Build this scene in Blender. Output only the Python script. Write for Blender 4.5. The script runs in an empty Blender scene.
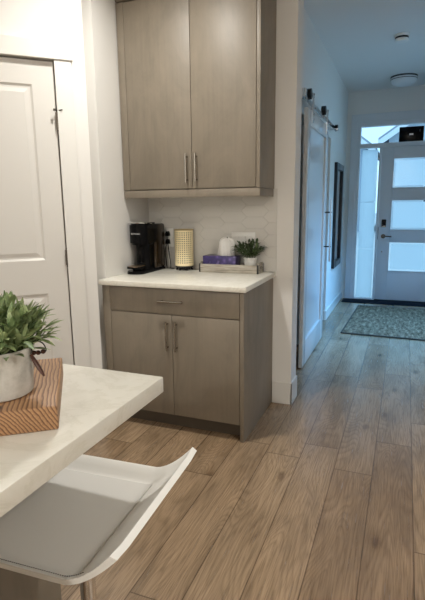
import bpy, bmesh, math, random
from mathutils import Vector, Matrix
random.seed(7)
PI = math.pi
sc = bpy.context.scene
C = sc.collection

# ------------------------------------------------------------------ helpers
def nm(name):
    m = bpy.data.materials.new(name); m.use_nodes = True
    nt = m.node_tree
    return m, nt, nt.nodes['Principled BSDF'], nt.nodes['Material Output']

def N(nt, kind, **kw):
    n = nt.nodes.new(kind)
    for k, v in kw.items():
        if k in n.inputs: n.inputs[k].default_value = v
        else: setattr(n, k, v)
    return n

def plain(name, col, rough=.5, metal=0., spec=.5, noise=0., nscale=8., bump=0., bscale=200., coat=0.):
    m, nt, b, out = nm(name)
    b.inputs['Base Color'].default_value = (*col, 1); b.inputs['Roughness'].default_value = rough
    b.inputs['Metallic'].default_value = metal; b.inputs['Specular IOR Level'].default_value = spec
    b.inputs['Coat Weight'].default_value = coat
    tc = N(nt, 'ShaderNodeTexCoord')
    if noise:
        t = N(nt, 'ShaderNodeTexNoise', Scale=nscale, Detail=4.)
        nt.links.new(tc.outputs['Object'], t.inputs['Vector'])
        mx = N(nt, 'ShaderNodeMixRGB', blend_type='MIX')
        mx.inputs[1].default_value = (*[c * (1 - noise) for c in col], 1)
        mx.inputs[2].default_value = (*[min(1, c * (1 + noise)) for c in col], 1)
        nt.links.new(t.outputs['Fac'], mx.inputs[0]); nt.links.new(mx.outputs[0], b.inputs['Base Color'])
    if bump:
        t2 = N(nt, 'ShaderNodeTexNoise', Scale=bscale, Detail=3.)
        nt.links.new(tc.outputs['Object'], t2.inputs['Vector'])
        bp = N(nt, 'ShaderNodeBump', Strength=bump, Distance=.002)
        nt.links.new(t2.outputs['Fac'], bp.inputs['Height']); nt.links.new(bp.outputs[0], b.inputs['Normal'])
    return m

def ramp(nt, stops, interp='LINEAR'):
    r = N(nt, 'ShaderNodeValToRGB'); cr = r.color_ramp; cr.interpolation = interp
    while len(cr.elements) < len(stops): cr.elements.new(.5)
    for e, (p, c) in zip(cr.elements, stops): e.position = p; e.color = (*c, 1)
    return r

def stained(name, col, rough=.35):
    """stained maple: fine vertical grain and faint blotches"""
    m, nt, b, out = nm(name)
    tc = N(nt, 'ShaderNodeTexCoord')
    mp = N(nt, 'ShaderNodeMapping'); mp.inputs['Scale'].default_value = (60, 60, 2.2)
    nt.links.new(tc.outputs['Object'], mp.inputs[0])
    a = N(nt, 'ShaderNodeTexNoise', Scale=1., Detail=5., Distortion=.4); nt.links.new(mp.outputs[0], a.inputs['Vector'])
    mp2 = N(nt, 'ShaderNodeMapping'); mp2.inputs['Scale'].default_value = (5, 5, 2.5)
    nt.links.new(tc.outputs['Object'], mp2.inputs[0])
    c = N(nt, 'ShaderNodeTexNoise', Scale=1., Detail=6., Roughness=.65, Distortion=1.2); nt.links.new(mp2.outputs[0], c.inputs['Vector'])
    mix = N(nt, 'ShaderNodeMath', operation='ADD'); 
    s1 = N(nt, 'ShaderNodeMath', operation='MULTIPLY'); s1.inputs[1].default_value = .22
    s2 = N(nt, 'ShaderNodeMath', operation='MULTIPLY'); s2.inputs[1].default_value = .78
    nt.links.new(a.outputs['Fac'], s1.inputs[0]); nt.links.new(c.outputs['Fac'], s2.inputs[0])
    nt.links.new(s1.outputs[0], mix.inputs[0]); nt.links.new(s2.outputs[0], mix.inputs[1])
    r = ramp(nt, [(.34, [v * .84 for v in col]), (.5, col), (.68, [v * 1.13 for v in col])])
    nt.links.new(mix.outputs[0], r.inputs[0]); nt.links.new(r.outputs[0], b.inputs['Base Color'])
    b.inputs['Roughness'].default_value = rough; b.inputs['Specular IOR Level'].default_value = .45
    return m

def smooth(bm, ang=40):
    for f in bm.faces: f.smooth = True
    for e in bm.edges:
        if len(e.link_faces) == 2 and e.calc_face_angle(0) > math.radians(ang): e.smooth = False

def box(bm, x0, x1, y0, y1, z0, z1, bev=0., seg=2):
    t = bmesh.new()
    bmesh.ops.create_cube(t, size=1)
    for v in t.verts:
        v.co = Vector(((x0 + x1) / 2 + v.co.x * (x1 - x0), (y0 + y1) / 2 + v.co.y * (y1 - y0), (z0 + z1) / 2 + v.co.z * (z1 - z0)))
    if bev: bmesh.ops.bevel(t, geom=t.edges[:], offset=bev, segments=seg, affect='EDGES', profile=.5)
    merge(bm, t)

def merge(bm, t, mat=None):
    if mat is not None: bmesh.ops.transform(t, matrix=mat, verts=t.verts)
    me = bpy.data.meshes.new('tmp'); t.to_mesh(me); t.free(); bm.from_mesh(me); bpy.data.meshes.remove(me)

def B(*a, **k):
    bm = bmesh.new(); box(bm, *a, **k); return bm

def lathe(bm, prof, cx=0, cy=0, n=32, cap=True):
    rings = []
    for r, z in prof:
        rings.append([bm.verts.new((cx + r * math.cos(2 * PI * i / n), cy + r * math.sin(2 * PI * i / n), z)) for i in range(n)])
    for a, b_ in zip(rings, rings[1:]):
        for i in range(n): bm.faces.new((a[i], a[(i + 1) % n], b_[(i + 1) % n], b_[i]))
    if cap:
        bm.faces.new(rings[0][::-1]); bm.faces.new(rings[-1])

def tube(bm, pts, r, n=8, r_end=None):
    pts = [Vector(p) for p in pts]; rings = []; up = None
    for i, p in enumerate(pts):
        d = (pts[min(i + 1, len(pts) - 1)] - pts[max(i - 1, 0)]).normalized()
        if up is None:
            up = Vector((0, 0, 1)) if abs(d.z) < .9 else Vector((1, 0, 0))
        s = d.cross(up).normalized(); u = s.cross(d).normalized(); up = u
        rr = r if r_end is None else r + (r_end - r) * i / (len(pts) - 1)
        rings.append([bm.verts.new(p + s * rr * math.cos(2 * PI * k / n) + u * rr * math.sin(2 * PI * k / n)) for k in range(n)])
    for a, b_ in zip(rings, rings[1:]):
        for i in range(n): bm.faces.new((a[i], a[(i + 1) % n], b_[(i + 1) % n], b_[i]))
    bm.faces.new(rings[0][::-1]); bm.faces.new(rings[-1])

def T(pts, r, n=8, r_end=None):
    bm = bmesh.new(); tube(bm, pts, r, n, r_end); return bm

def prism(bm, poly, axis, a, b_):
    """extrude a 2-D outline along an axis; (u,v) are the two other axes in xyz order"""
    def P(u, v, w): return {'x': (w, u, v), 'y': (u, w, v), 'z': (u, v, w)}[axis]
    lo = [bm.verts.new(P(u, v, a)) for u, v in poly]; hi = [bm.verts.new(P(u, v, b_)) for u, v in poly]
    n = len(poly)
    for i in range(n): bm.faces.new((lo[i], lo[(i + 1) % n], hi[(i + 1) % n], hi[i]))
    bm.faces.new(lo[::-1]); bm.faces.new(hi)

def root_loc(o):
    while o.parent: o = o.parent
    return Vector(o.location)

def obj(name, bm, mat, parent=None, local=False, sm=True, label=None):
    bmesh.ops.recalc_face_normals(bm, faces=bm.faces)
    if sm: smooth(bm)
    if parent is not None:
        loc = Vector((0, 0, 0))
        if not local: bmesh.ops.translate(bm, vec=-root_loc(parent), verts=bm.verts)
    else:
        xs = [v.co for v in bm.verts]
        loc = Vector((sum((min(c[i] for c in xs), max(c[i] for c in xs))) / 2 if i < 2 else min(c[2] for c in xs) for i in range(3)))
        bmesh.ops.translate(bm, vec=-loc, verts=bm.verts)
    me = bpy.data.meshes.new(name); bm.to_mesh(me); bm.free()
    me.materials.append(mat)
    o = bpy.data.objects.new(name, me); C.objects.link(o); o.location = loc
    if parent is not None: o.parent = parent
    if label: o['label'] = label
    return o

def tag(o, label, cat, group=None, kind=None):
    o['label'] = label; o['category'] = cat
    if group: o['group'] = group
    if kind: o['kind'] = kind
    return o

def thing(name, label, cat, loc=(0, 0, 0), rotz=0, group=None, kind=None):
    o = bpy.data.objects.new(name, None); C.objects.link(o); o.empty_display_size = .05
    o.location = loc; o.rotation_euler = (0, 0, rotz)
    return tag(o, label, cat, group, kind)

def struct(name, bm, mat, label, cat, sm=False):
    return tag(obj(name, bm, mat, sm=sm), label, cat, kind='structure')

# ------------------------------------------------------------------ materials
M = {}
M['wall'] = plain('painted_wall', (.74, .72, .685), .75, spec=.25, bump=.05, bscale=350)
M['ceil'] = plain('ceiling_paint', (.78, .775, .76), .85, spec=.15, bump=.1, bscale=160)
M['trim'] = plain('semi_gloss_trim', (.72, .70, .66), .35, spec=.45)
M['pantry'] = plain('semi_gloss_door', (.66, .635, .595), .35, spec=.45)
M['white_door'] = plain('satin_door_paint', (.66, .66, .65), .16, spec=.5)
M['front_door'] = plain('front_door_paint', (.62, .64, .66), .4, spec=.4)
M['cab'] = stained('taupe_stained_maple', (.212, .178, .136), .46)
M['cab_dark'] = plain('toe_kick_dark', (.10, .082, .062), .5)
M['quartz'] = None
M['nickel'] = plain('brushed_nickel', (.40, .37, .33), .24, 1.)
M['aged'] = plain('aged_nickel', (.13, .11, .09), .4, 1.)
M['chrome'] = plain('chrome', (.75, .75, .76), .12, 1.)
M['black_metal'] = plain('black_metal', (.012, .012, .013), .4, spec=.4)
M['black_plastic'] = plain('gloss_black_plastic', (.003, .003, .0035), .2, spec=.12)
M['dark_brown'] = plain('smoky_brown_gloss', (.022, .013, .006), .16, spec=.3)
M['silver'] = plain('silver_print', (.6, .6, .6), .35, .6)
M['tile'] = plain('glazed_greige_tile', (.64, .62, .58), .2, spec=.5)
M['grout'] = plain('grout', (.64, .62, .58), .6)
M['plate'] = plain('white_plastic', (.80, .79, .76), .3)
M['cream'] = plain('cream_enamel', (.90, .78, .50), .38, spec=.4)
M['purple'] = None
M['tissue'] = plain('tissue_paper', (.86, .85, .83), .9, spec=.1)
M['pot_white'] = plain('speckled_white_pot', (.66, .65, .62), .6, noise=.18, nscale=60)
M['leather_white'] = plain('white_leather', (.80, .785, .745), .42, spec=.4, bump=.06, bscale=500)
M['leather_grey_shaded'] = plain('shaded_grey_leather', (.66, .645, .61), .5, spec=.35, bump=.08, bscale=450)  # grey partly the leather's own, partly shade put into the colour
M['thread'] = plain('dark_thread', (.10, .09, .085), .8)
M['leaf'] = None
M['frame_black'] = plain('black_frame', (.008, .008, .01), .35)
M['art'] = plain('grey_mirror', (.55, .57, .6), .08, 1.)
M['strip_dark'] = plain('dark_floor_strip', (.010, .012, .018), .9, spec=.1, noise=.3, nscale=120, bump=.4, bscale=400)
M['dark_wood'] = plain('dark_red_brown_wood', (.075, .024, .012), .4)
M['siding'] = plain('pale_blue_grey_siding', (.36, .42, .50), .8)
M['siding2'] = plain('light_grey_siding', (.48, .53, .58), .8)
M['roofing'] = plain('grey_shingle', (.30, .34, .40), .9, noise=.2, nscale=20)
M['ext_trim'] = plain('white_exterior_trim', (.80, .82, .84), .6)
M['ext_glass'] = plain('dark_window_pane', (.10, .13, .18), .1)
M['snow'] = plain('pale_ground', (.55, .58, .60), .9, noise=.1, nscale=1.)
M['shade_glass'] = plain('frosted_shade', (.72, .74, .76), .3, spec=.5)
M['smoke_white'] = plain('aged_white_plastic', (.78, .77, .74), .4)
M['oil_rubbed'] = plain('dark_bronze_ring', (.05, .05, .055), .3, .8)

# quartz
m, nt, b, out = nm('white_quartz'); M['quartz'] = m
tc = N(nt, 'ShaderNodeTexCoord')
t = N(nt, 'ShaderNodeTexNoise', Scale=5., Detail=8., Roughness=.7, Distortion=1.6); nt.links.new(tc.outputs['Object'], t.inputs['Vector'])
r = ramp(nt, [(.40, (.77, .74, .66)), (.49, (.72, .69, .605)), (.515, (.77, .74, .66)), (.7, (.80, .775, .70))])
nt.links.new(t.outputs['Fac'], r.inputs[0]); nt.links.new(r.outputs[0], b.inputs['Base Color'])
b.inputs['Roughness'].default_value = .22; b.inputs['Specular IOR Level'].default_value = .5

# purple patterned tissue box
m, nt, b, out = nm('purple_print'); M['purple'] = m
tc = N(nt, 'ShaderNodeTexCoord')
t = N(nt, 'ShaderNodeTexVoronoi', Scale=28.); nt.links.new(tc.outputs['Object'], t.inputs['Vector'])
r = ramp(nt, [(0., (.15, .11, .30)), (.35, (.045, .030, .13)), (.7, (.028, .02, .085)), (1., (.18, .14, .33))])
nt.links.new(t.outputs['Distance'], r.inputs[0]); nt.links.new(r.outputs[0], b.inputs['Base Color']); b.inputs['Roughness'].default_value = .35

# leaves
def leafmat(name, c0, c1):
    m, nt, b, out = nm(name)
    g = N(nt, 'ShaderNodeObjectInfo'); tc = N(nt, 'ShaderNodeTexCoord')
    t = N(nt, 'ShaderNodeTexNoise', Scale=38., Detail=2.); nt.links.new(tc.outputs['Object'], t.inputs['Vector'])
    r = ramp(nt, [(.35, c0), (.65, c1)]); nt.links.new(t.outputs['Fac'], r.inputs[0])
    nt.links.new(r.outputs[0], b.inputs['Base Color']); b.inputs['Roughness'].default_value = .45
    b.inputs['Specular IOR Level'].default_value = .4
    return m
M['leaf'] = leafmat('pale_green_leaf', (.13, .20, .075), (.34, .41, .20))
M['leaf_dark'] = leafmat('dark_green_leaf', (.028, .055, .02), (.085, .125, .05))
M['stem'] = plain('green_stem', (.10, .13, .045), .6)

# galvanised pot
m, nt, b, out = nm('weathered_galvanised_zinc'); M['zinc'] = m
tc = N(nt, 'ShaderNodeTexCoord')
t = N(nt, 'ShaderNodeTexNoise', Scale=28., Detail=6., Roughness=.65); nt.links.new(tc.outputs['Object'], t.inputs['Vector'])
r = ramp(nt, [(.3, (.40, .385, .35)), (.5, (.56, .545, .50)), (.72, (.68, .66, .62))])
nt.links.new(t.outputs['Fac'], r.inputs[0]); nt.links.new(r.outputs[0], b.inputs['Base Color'])
b.inputs['Metallic'].default_value = .25; b.inputs['Roughness'].default_value = .55

# serving board: growth rings about an axis along the board's length (local x)
m, nt, b, out = nm('ringed_fir'); M['board'] = m
tc = N(nt, 'ShaderNodeTexCoord')
sep = N(nt, 'ShaderNodeSeparateXYZ'); nt.links.new(tc.outputs['Object'], sep.inputs[0])
wob = N(nt, 'ShaderNodeTexNoise', Scale=9., Detail=3.); 
mpw = N(nt, 'ShaderNodeMapping'); mpw.inputs['Scale'].default_value = (1.2, 3, 3); nt.links.new(tc.outputs['Object'], mpw.inputs[0]); nt.links.new(mpw.outputs[0], wob.inputs['Vector'])
def mth(op, a=None, b_=None):
    n = N(nt, 'ShaderNodeMath', operation=op)
    for i, v in enumerate((a, b_)):
        if v is None: continue
        if isinstance(v, (int, float)): n.inputs[i].default_value = v
        else: nt.links.new(v, n.inputs[i])
    return n.outputs[0]
yy = mth('ADD', sep.outputs[1], -.26); zz = mth('ADD', sep.outputs[2], .12)
rr = mth('SQRT', mth('ADD', mth('MULTIPLY', yy, yy), mth('MULTIPLY', zz, zz)))
rr = mth('ADD', rr, mth('MULTIPLY', wob.outputs['Fac'], .012))
sw = mth('FRACT', mth('MULTIPLY', rr, 150.))
r = ramp(nt, [(0., (.44, .26, .135)), (.45, (.37, .205, .10)), (.78, (.10, .042, .02)), (1., (.40, .22, .11))])
nt.links.new(sw, r.inputs[0])
fine = N(nt, 'ShaderNodeTexNoise', Scale=1., Detail=4.); mpf = N(nt, 'ShaderNodeMapping'); mpf.inputs['Scale'].default_value = (12, 260, 260)
nt.links.new(tc.outputs['Object'], mpf.inputs[0]); nt.links.new(mpf.outputs[0], fine.inputs['Vector'])
mx = N(nt, 'ShaderNodeMixRGB', blend_type='MULTIPLY'); mx.inputs[0].default_value = .5
nt.links.new(r.outputs[0], mx.inputs[1]); rf = ramp(nt, [(.3, (.6, .55, .5)), (.7, (1.25, 1.2, 1.15))]); nt.links.new(fine.outputs['Fac'], rf.inputs[0]); nt.links.new(rf.outputs[0], mx.inputs[2])
# a knot on the top face
kn = N(nt, 'ShaderNodeVectorMath', operation='DISTANCE'); nt.links.new(tc.outputs['Object'], kn.inputs[0]); kn.inputs[1].default_value = (.022, .118, .05)
kr = ramp(nt, [(0., (0, 0, 0)), (.012, (0, 0, 0)), (.018, (1, 1, 1))]); nt.links.new(kn.outputs['Value'], kr.inputs[0])
mk = N(nt, 'ShaderNodeMixRGB'); mk.inputs[1].default_value = (.05, .025, .013, 1); nt.links.new(kr.outputs[0], mk.inputs[0]); nt.links.new(mx.outputs[0], mk.inputs[2])
nt.links.new(mk.outputs[0], b.inputs['Base Color']); b.inputs['Roughness'].default_value = .5

# grey weathered crate wood
m, nt, b, out = nm('weathered_grey_wood'); M['crate'] = m
tc = N(nt, 'ShaderNodeTexCoord'); mp = N(nt, 'ShaderNodeMapping'); mp.inputs['Scale'].default_value = (9, 30, 160)
nt.links.new(tc.outputs['Object'], mp.inputs[0]); t = N(nt, 'ShaderNodeTexNoise', Scale=1., Detail=5., Distortion=.5); nt.links.new(mp.outputs[0], t.inputs['Vector'])
r = ramp(nt, [(.3, (.20, .175, .14)), (.5, (.36, .325, .27)), (.7, (.47, .43, .36))]); nt.links.new(t.outputs['Fac'], r.inputs[0]); nt.links.new(r.outputs[0], b.inputs['Base Color']); b.inputs['Roughness'].default_value = .75

# plank floor
m, nt, b, out = nm('oak_vinyl_plank'); M['floor'] = m
geo = N(nt, 'ShaderNodeNewGeometry'); sep = N(nt, 'ShaderNodeSeparateXYZ'); nt.links.new(geo.outputs['Position'], sep.inputs[0])
PW = .188; PL = 1.22
u = mth('DIVIDE', mth('ADD', sep.outputs[0], 10 * PW - .524), PW); iu = mth('FLOOR', u)
wn = N(nt, 'ShaderNodeTexWhiteNoise', noise_dimensions='1D'); nt.links.new(iu, wn.inputs['W'])
v = mth('ADD', mth('DIVIDE', mth('ADD', sep.outputs[1], 20.), PL), wn.outputs['Value']); iv = mth('FLOOR', v)
cmb = N(nt, 'ShaderNodeCombineXYZ'); nt.links.new(iu, cmb.inputs[0]); nt.links.new(iv, cmb.inputs[1])
wn2 = N(nt, 'ShaderNodeTexWhiteNoise', noise_dimensions='2D'); nt.links.new(cmb.outputs[0], wn2.inputs['Vector'])
# plank-local coords with a random shift per plank
sh = N(nt, 'ShaderNodeVectorMath', operation='SCALE'); nt.links.new(wn2.outputs['Color'], sh.inputs[0]); sh.inputs['Scale'].default_value = 37.
ps = N(nt, 'ShaderNodeVectorMath', operation='ADD'); nt.links.new(geo.outputs['Position'], ps.inputs[0]); nt.links.new(sh.outputs[0], ps.inputs[1])
# cathedral figure: contour lines of a stretched smooth noise
mp = N(nt, 'ShaderNodeMapping'); mp.inputs['Scale'].default_value = (6.5, .95, 1); nt.links.new(ps.outputs[0], mp.inputs[0])
big = N(nt, 'ShaderNodeTexNoise', Scale=1., Detail=1.2, Roughness=.4, Distortion=.35); nt.links.new(mp.outputs[0], big.inputs['Vector'])
ringv = mth('FRACT', mth('MULTIPLY', big.outputs['Fac'], 30.))
rr_ = ramp(nt, [(0., (.88, .88, .87)), (.5, (1.05, 1.05, 1.05)), (.86, (.68, .66, .63)), (1., (.88, .88, .87))]); nt.links.new(ringv, rr_.inputs[0])
mp2 = N(nt, 'ShaderNodeMapping'); mp2.inputs['Scale'].default_value = (190, 7, 1); nt.links.new(ps.outputs[0], mp2.inputs[0])
fib = N(nt, 'ShaderNodeTexNoise', Scale=1., Detail=4., Roughness=.6); nt.links.new(mp2.outputs[0], fib.inputs['Vector'])
rfb = ramp(nt, [(.3, (.58, .55, .51)), (.5, (1.02, 1.02, 1.02)), (.72, (1.24, 1.24, 1.24))]); nt.links.new(fib.outputs['Fac'], rfb.inputs[0])
mp3 = N(nt, 'ShaderNodeMapping'); mp3.inputs['Scale'].default_value = (9, 2.2, 1); nt.links.new(ps.outputs[0], mp3.inputs[0])
blot = N(nt, 'ShaderNodeTexNoise', Scale=1., Detail=4.); nt.links.new(mp3.outputs[0], blot.inputs['Vector'])
rb = ramp(nt, [(.3, (.76, .74, .71)), (.7, (1.2, 1.19, 1.17))]); nt.links.new(blot.outputs['Fac'], rb.inputs[0])
base = ramp(nt, [(0., (.255, .172, .105)), (.5, (.315, .219, .138)), (1., (.375, .268, .174))]); nt.links.new(wn2.outputs['Value'], base.inputs[0])
# knots
mp4 = N(nt, 'ShaderNodeMapping'); mp4.inputs['Scale'].default_value = (2.2, .9, 1); nt.links.new(ps.outputs[0], mp4.inputs[0])
vo = N(nt, 'ShaderNodeTexVoronoi', Scale=1., voronoi_dimensions='2D'); nt.links.new(mp4.outputs[0], vo.inputs['Vector'])
wob2 = N(nt, 'ShaderNodeTexNoise', Scale=60.); nt.links.new(geo.outputs['Position'], wob2.inputs['Vector'])
kd = mth('ADD', vo.outputs['Distance'], mth('MULTIPLY', wob2.outputs['Fac'], .03))
kr = ramp(nt, [(0., (.42, .36, .30)), (.035, (.45, .4, .34)), (.065, (.86, .84, .80)), (.12, (1, 1, 1))]); nt.links.new(kd, kr.inputs[0])
def mul(a, b_, f=1.):
    n = N(nt, 'ShaderNodeMixRGB', blend_type='MULTIPLY'); n.inputs[0].default_value = f
    nt.links.new(a, n.inputs[1]); nt.links.new(b_, n.inputs[2]); return n.outputs[0]
col = mul(mul(mul(mul(base.outputs[0], rr_.outputs[0], .65), rfb.outputs[0], .9), rb.outputs[0]), kr.outputs[0], .85)
# seams
fu = mth('FRACT', u); fv = mth('FRACT', v)
eu = mth('MULTIPLY', mth('MINIMUM', fu, mth('SUBTRACT', 1., fu)), PW)
ev = mth('MULTIPLY', mth('MINIMUM', fv, mth('SUBTRACT', 1., fv)), PL)
ed = mth('MINIMUM', eu, ev)
rs = ramp(nt, [(0., (.30, .27, .24)), (.0012, (.42, .38, .35)), (.0024, (1, 1, 1))]); nt.links.new(ed, rs.inputs[0])
col = mul(col, rs.outputs[0])
nt.links.new(col, b.inputs['Base Color']); b.inputs['Specular IOR Level'].default_value = .95
rg = ramp(nt, [(.3, (.28, .28, .28)), (.7, (.2, .2, .2))]); nt.links.new(fib.outputs['Fac'], rg.inputs[0]); nt.links.new(rg.outputs[0], b.inputs['Roughness'])
bp = N(nt, 'ShaderNodeBump', Strength=.12, Distance=.001); nt.links.new(fib.outputs['Fac'], bp.inputs['Height']); nt.links.new(bp.outputs[0], b.inputs['Normal'])

# woven rug
m, nt, b, out = nm('woven_jute'); M['rug'] = m
tc = N(nt, 'ShaderNodeTexCoord')
mp = N(nt, 'ShaderNodeMapping'); mp.inputs['Scale'].default_value = (30, 9, 1); nt.links.new(tc.outputs['Object'], mp.inputs[0])
t = N(nt, 'ShaderNodeTexNoise', Scale=.9, Detail=6., Roughness=.8); nt.links.new(mp.outputs[0], t.inputs['Vector'])
w = N(nt, 'ShaderNodeTexWave', Scale=26., Distortion=1.5, bands_direction='X'); nt.links.new(tc.outputs['Object'], w.inputs['Vector'])
w2 = N(nt, 'ShaderNodeTexWave', Scale=20., Distortion=1.5, bands_direction='Y'); nt.links.new(tc.outputs['Object'], w2.inputs['Vector'])
hh = mth('MULTIPLY', w.outputs['Fac'], w2.outputs['Fac'])
r = ramp(nt, [(.36, (.06, .043, .026)), (.5, (.26, .195, .125)), (.64, (.52, .40, .27))]); nt.links.new(t.outputs['Fac'], r.inputs[0])
r2 = ramp(nt, [(0., (.55, .55, .55)), (.5, (1.15, 1.15, 1.15))]); nt.links.new(hh, r2.inputs[0])
nt.links.new(mul(r.outputs[0], r2.outputs[0]), b.inputs['Base Color']); b.inputs['Roughness'].default_value = .95; b.inputs['Specular IOR Level'].default_value = .1
bp = N(nt, 'ShaderNodeBump', Strength=.6, Distance=.004); nt.links.new(hh, bp.inputs['Height']); nt.links.new(bp.outputs[0], b.inputs['Normal'])

# clear glass and privacy film
m, nt, b, out = nm('clear_glass'); M['glass'] = m
tr = N(nt, 'ShaderNodeBsdfTransparent'); tr.inputs[0].default_value = (.92, .96, .97, 1)
gl = N(nt, 'ShaderNodeBsdfGlossy', Roughness=.02)
fr = N(nt, 'ShaderNodeFresnel', IOR=1.35); ms = N(nt, 'ShaderNodeMixShader')
nt.links.new(fr.outputs[0], ms.inputs[0]); nt.links.new(tr.outputs[0], ms.inputs[1]); nt.links.new(gl.outputs[0], ms.inputs[2]); nt.links.new(ms.outputs[0], out.inputs[0])
m, nt, b, out = nm('privacy_film'); M['film'] = m
tl = N(nt, 'ShaderNodeBsdfTranslucent'); tl.inputs[0].default_value = (.86, .92, .95, 1)
tr = N(nt, 'ShaderNodeBsdfTransparent'); tr.inputs[0].default_value = (.9, .95, 1, 1)
df = N(nt, 'ShaderNodeBsdfDiffuse'); df.inputs[0].default_value = (.8, .85, .88, 1)
ms = N(nt, 'ShaderNodeMixShader'); ms.inputs[0].default_value = .06
ms2 = N(nt, 'ShaderNodeMixShader'); ms2.inputs[0].default_value = .12
nt.links.new(tl.outputs[0], ms2.inputs[1]); nt.links.new(df.outputs[0], ms2.inputs[2])
nt.links.new(ms2.outputs[0], ms.inputs[1]); nt.links.new(tr.outputs[0], ms.inputs[2]); nt.links.new(ms.outputs[0], out.inputs[0])

# ------------------------------------------------------------------ room dimensions (metres)
D = .6355          # wall behind the coffee bar
XW = .13           # end of that wall
XL = -.915         # alcove's left wall
YC = -.036         # convex corner of the pantry
XH = -.027         # hall's left wall
YF = 4.66          # front-door wall
ZC = 2.83
XR = 1.62          # hall's right wall
S2 = math.sqrt(.5)

struct('floor', B(-2.0, 3.6, -5.6, YF + .12, -.08, 0), M['floor'], 'oak-look plank floor running from the kitchen down the hall', 'floor')
struct('ceiling', B(-2.0, 3.6, -5.6, YF + .12, ZC, ZC + .1), M['ceil'], 'plain white ceiling over kitchen and entry hall', 'ceiling')
struct('wall_back', B(XL - .12, XW, D, .80, 0, ZC), M['wall'], 'white wall behind the coffee bar, ending beside the hall', 'wall')
struct('wall_left', B(XL - .12, XL, YC + .09, D, 0, ZC), M['wall'], 'short white side wall left of the coffee machine', 'wall')
bm = bmesh.new()
box(bm, XH - .12, XH, 3.2, YF, 0, ZC); box(bm, XH - .12, XH, .80, 3.2, 2.06, ZC); box(bm, XH - .12, XH, 2.1, 2.62, 0, 2.06)
struct('wall_hall', bm, M['wall'], 'left hall wall carrying the barn door rail and the tall black frame', 'wall')
bm = bmesh.new()
box(bm, -.15, .06, YF, YF + .12, 0, ZC); box(bm, 1.42, XR + .12, YF, YF + .12, 0, ZC); box(bm, .06, 1.42, YF, YF + .12, 2.46, ZC)
struct('wall_entry', bm, M['wall'], 'end wall of the hall around the front door', 'wall')
bm = bmesh.new()
box(bm, XR, XR + .12, .1, 2.0, 0, ZC); box(bm, XR, XR + .12, 3.8, YF, 0, ZC); box(bm, XR, XR + .12, 2.0, 3.8, 0, .9); box(bm, XR, XR + .12, 2.0, 3.8, 2.5, ZC)  # opening made up to let the added fill light in
struct('wall_right', bm, M['wall'], 'right hall wall outside the picture with an opening added for fill light', 'wall')
bm = bmesh.new()
box(bm, XR, 3.6, 0, .1, 0, ZC); box(bm, 3.5, 3.6, -5.6, 0, 0, ZC); box(bm, -2.0, 3.5, -5.6, -5.5, 0, ZC)
struct('wall_kitchen', bm, M['wall'], 'kitchen walls behind and to the right of the viewer', 'wall')
bm = bmesh.new()
box(bm, -1.32, -1.2, .80, 3.5, 0, ZC); box(bm, -1.2, XH - .12, 3.45, 3.55, 0, ZC); box(bm, -1.2, XH - .12, 2.2, 2.3, 0, ZC)
struct('wall_closet', bm, M['wall'], 'walls of the small room behind the barn door', 'wall')

# diagonal pantry wall: local frame origin at the convex corner, +x runs away from the corner (to the front left),
# local y into the pantry
DM = Matrix.Translation((XL, YC, 0)) @ Matrix(((-S2, -S2, 0, 0), (-S2, S2, 0, 0), (0, 0, 1, 0), (0, 0, 0, 1)))
# s along (-.707,-.707) ; depth n along (-.707,.707) = into the wall
def dbox(bm, s0, s1, n0, n1, z0, z1, bev=0., seg=2):
    t = bmesh.new(); box(t, s0, s1, n0, n1, z0, z1, bev, seg); merge(bm, t, DM)
DS0, DS1 = .170, .880     # door edges along the diagonal
bm = bmesh.new()
dbox(bm, 0, DS0 - .006, 0, .12, 0, ZC); dbox(bm, DS1 + .006, 1.40, 0, .12, 0, ZC); dbox(bm, DS0 - .006, DS1 + .006, 0, .12, 2.131, ZC)
struct('wall_pantry', bm, M['wall'], 'diagonal white wall holding the two-panel pantry door', 'wall')
bm = bmesh.new(); box(bm, -2.0, XL - .12, D, .75, 0, ZC); box(bm, -2.1, -2.0, -1.1, .75, 0, ZC)
struct('wall_storage', bm, M['wall'], 'walls of the pantry behind the two-panel door', 'wall')
struct('wall_side', B(-2.0, -1.88, -5.5, -.95, 0, ZC), M['wall'], 'far left kitchen wall outside the picture', 'wall')
bm = bmesh.new()
dbox(bm, .074, DS0 - .004, -.018, 0, 0, 2.13, .002); dbox(bm, DS1 + .004, DS1 + .1, -.018, 0, 0, 2.13, .002)
dbox(bm, .066, DS1 + .108, -.026, 0, 2.13, 2.223, .002)
struct('trim_1', bm, M['trim'], 'flat white casing around the pantry door', 'trim')
bm = bmesh.new()
dbox(bm, .0, .074, -.012, 0, 0, .125); dbox(bm, DS1 + .1, 1.4, -.012, 0, 0, .125)
struct('baseboard_pantry', bm, M['trim'], 'white baseboard on the diagonal pantry wall', 'baseboard')

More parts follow.
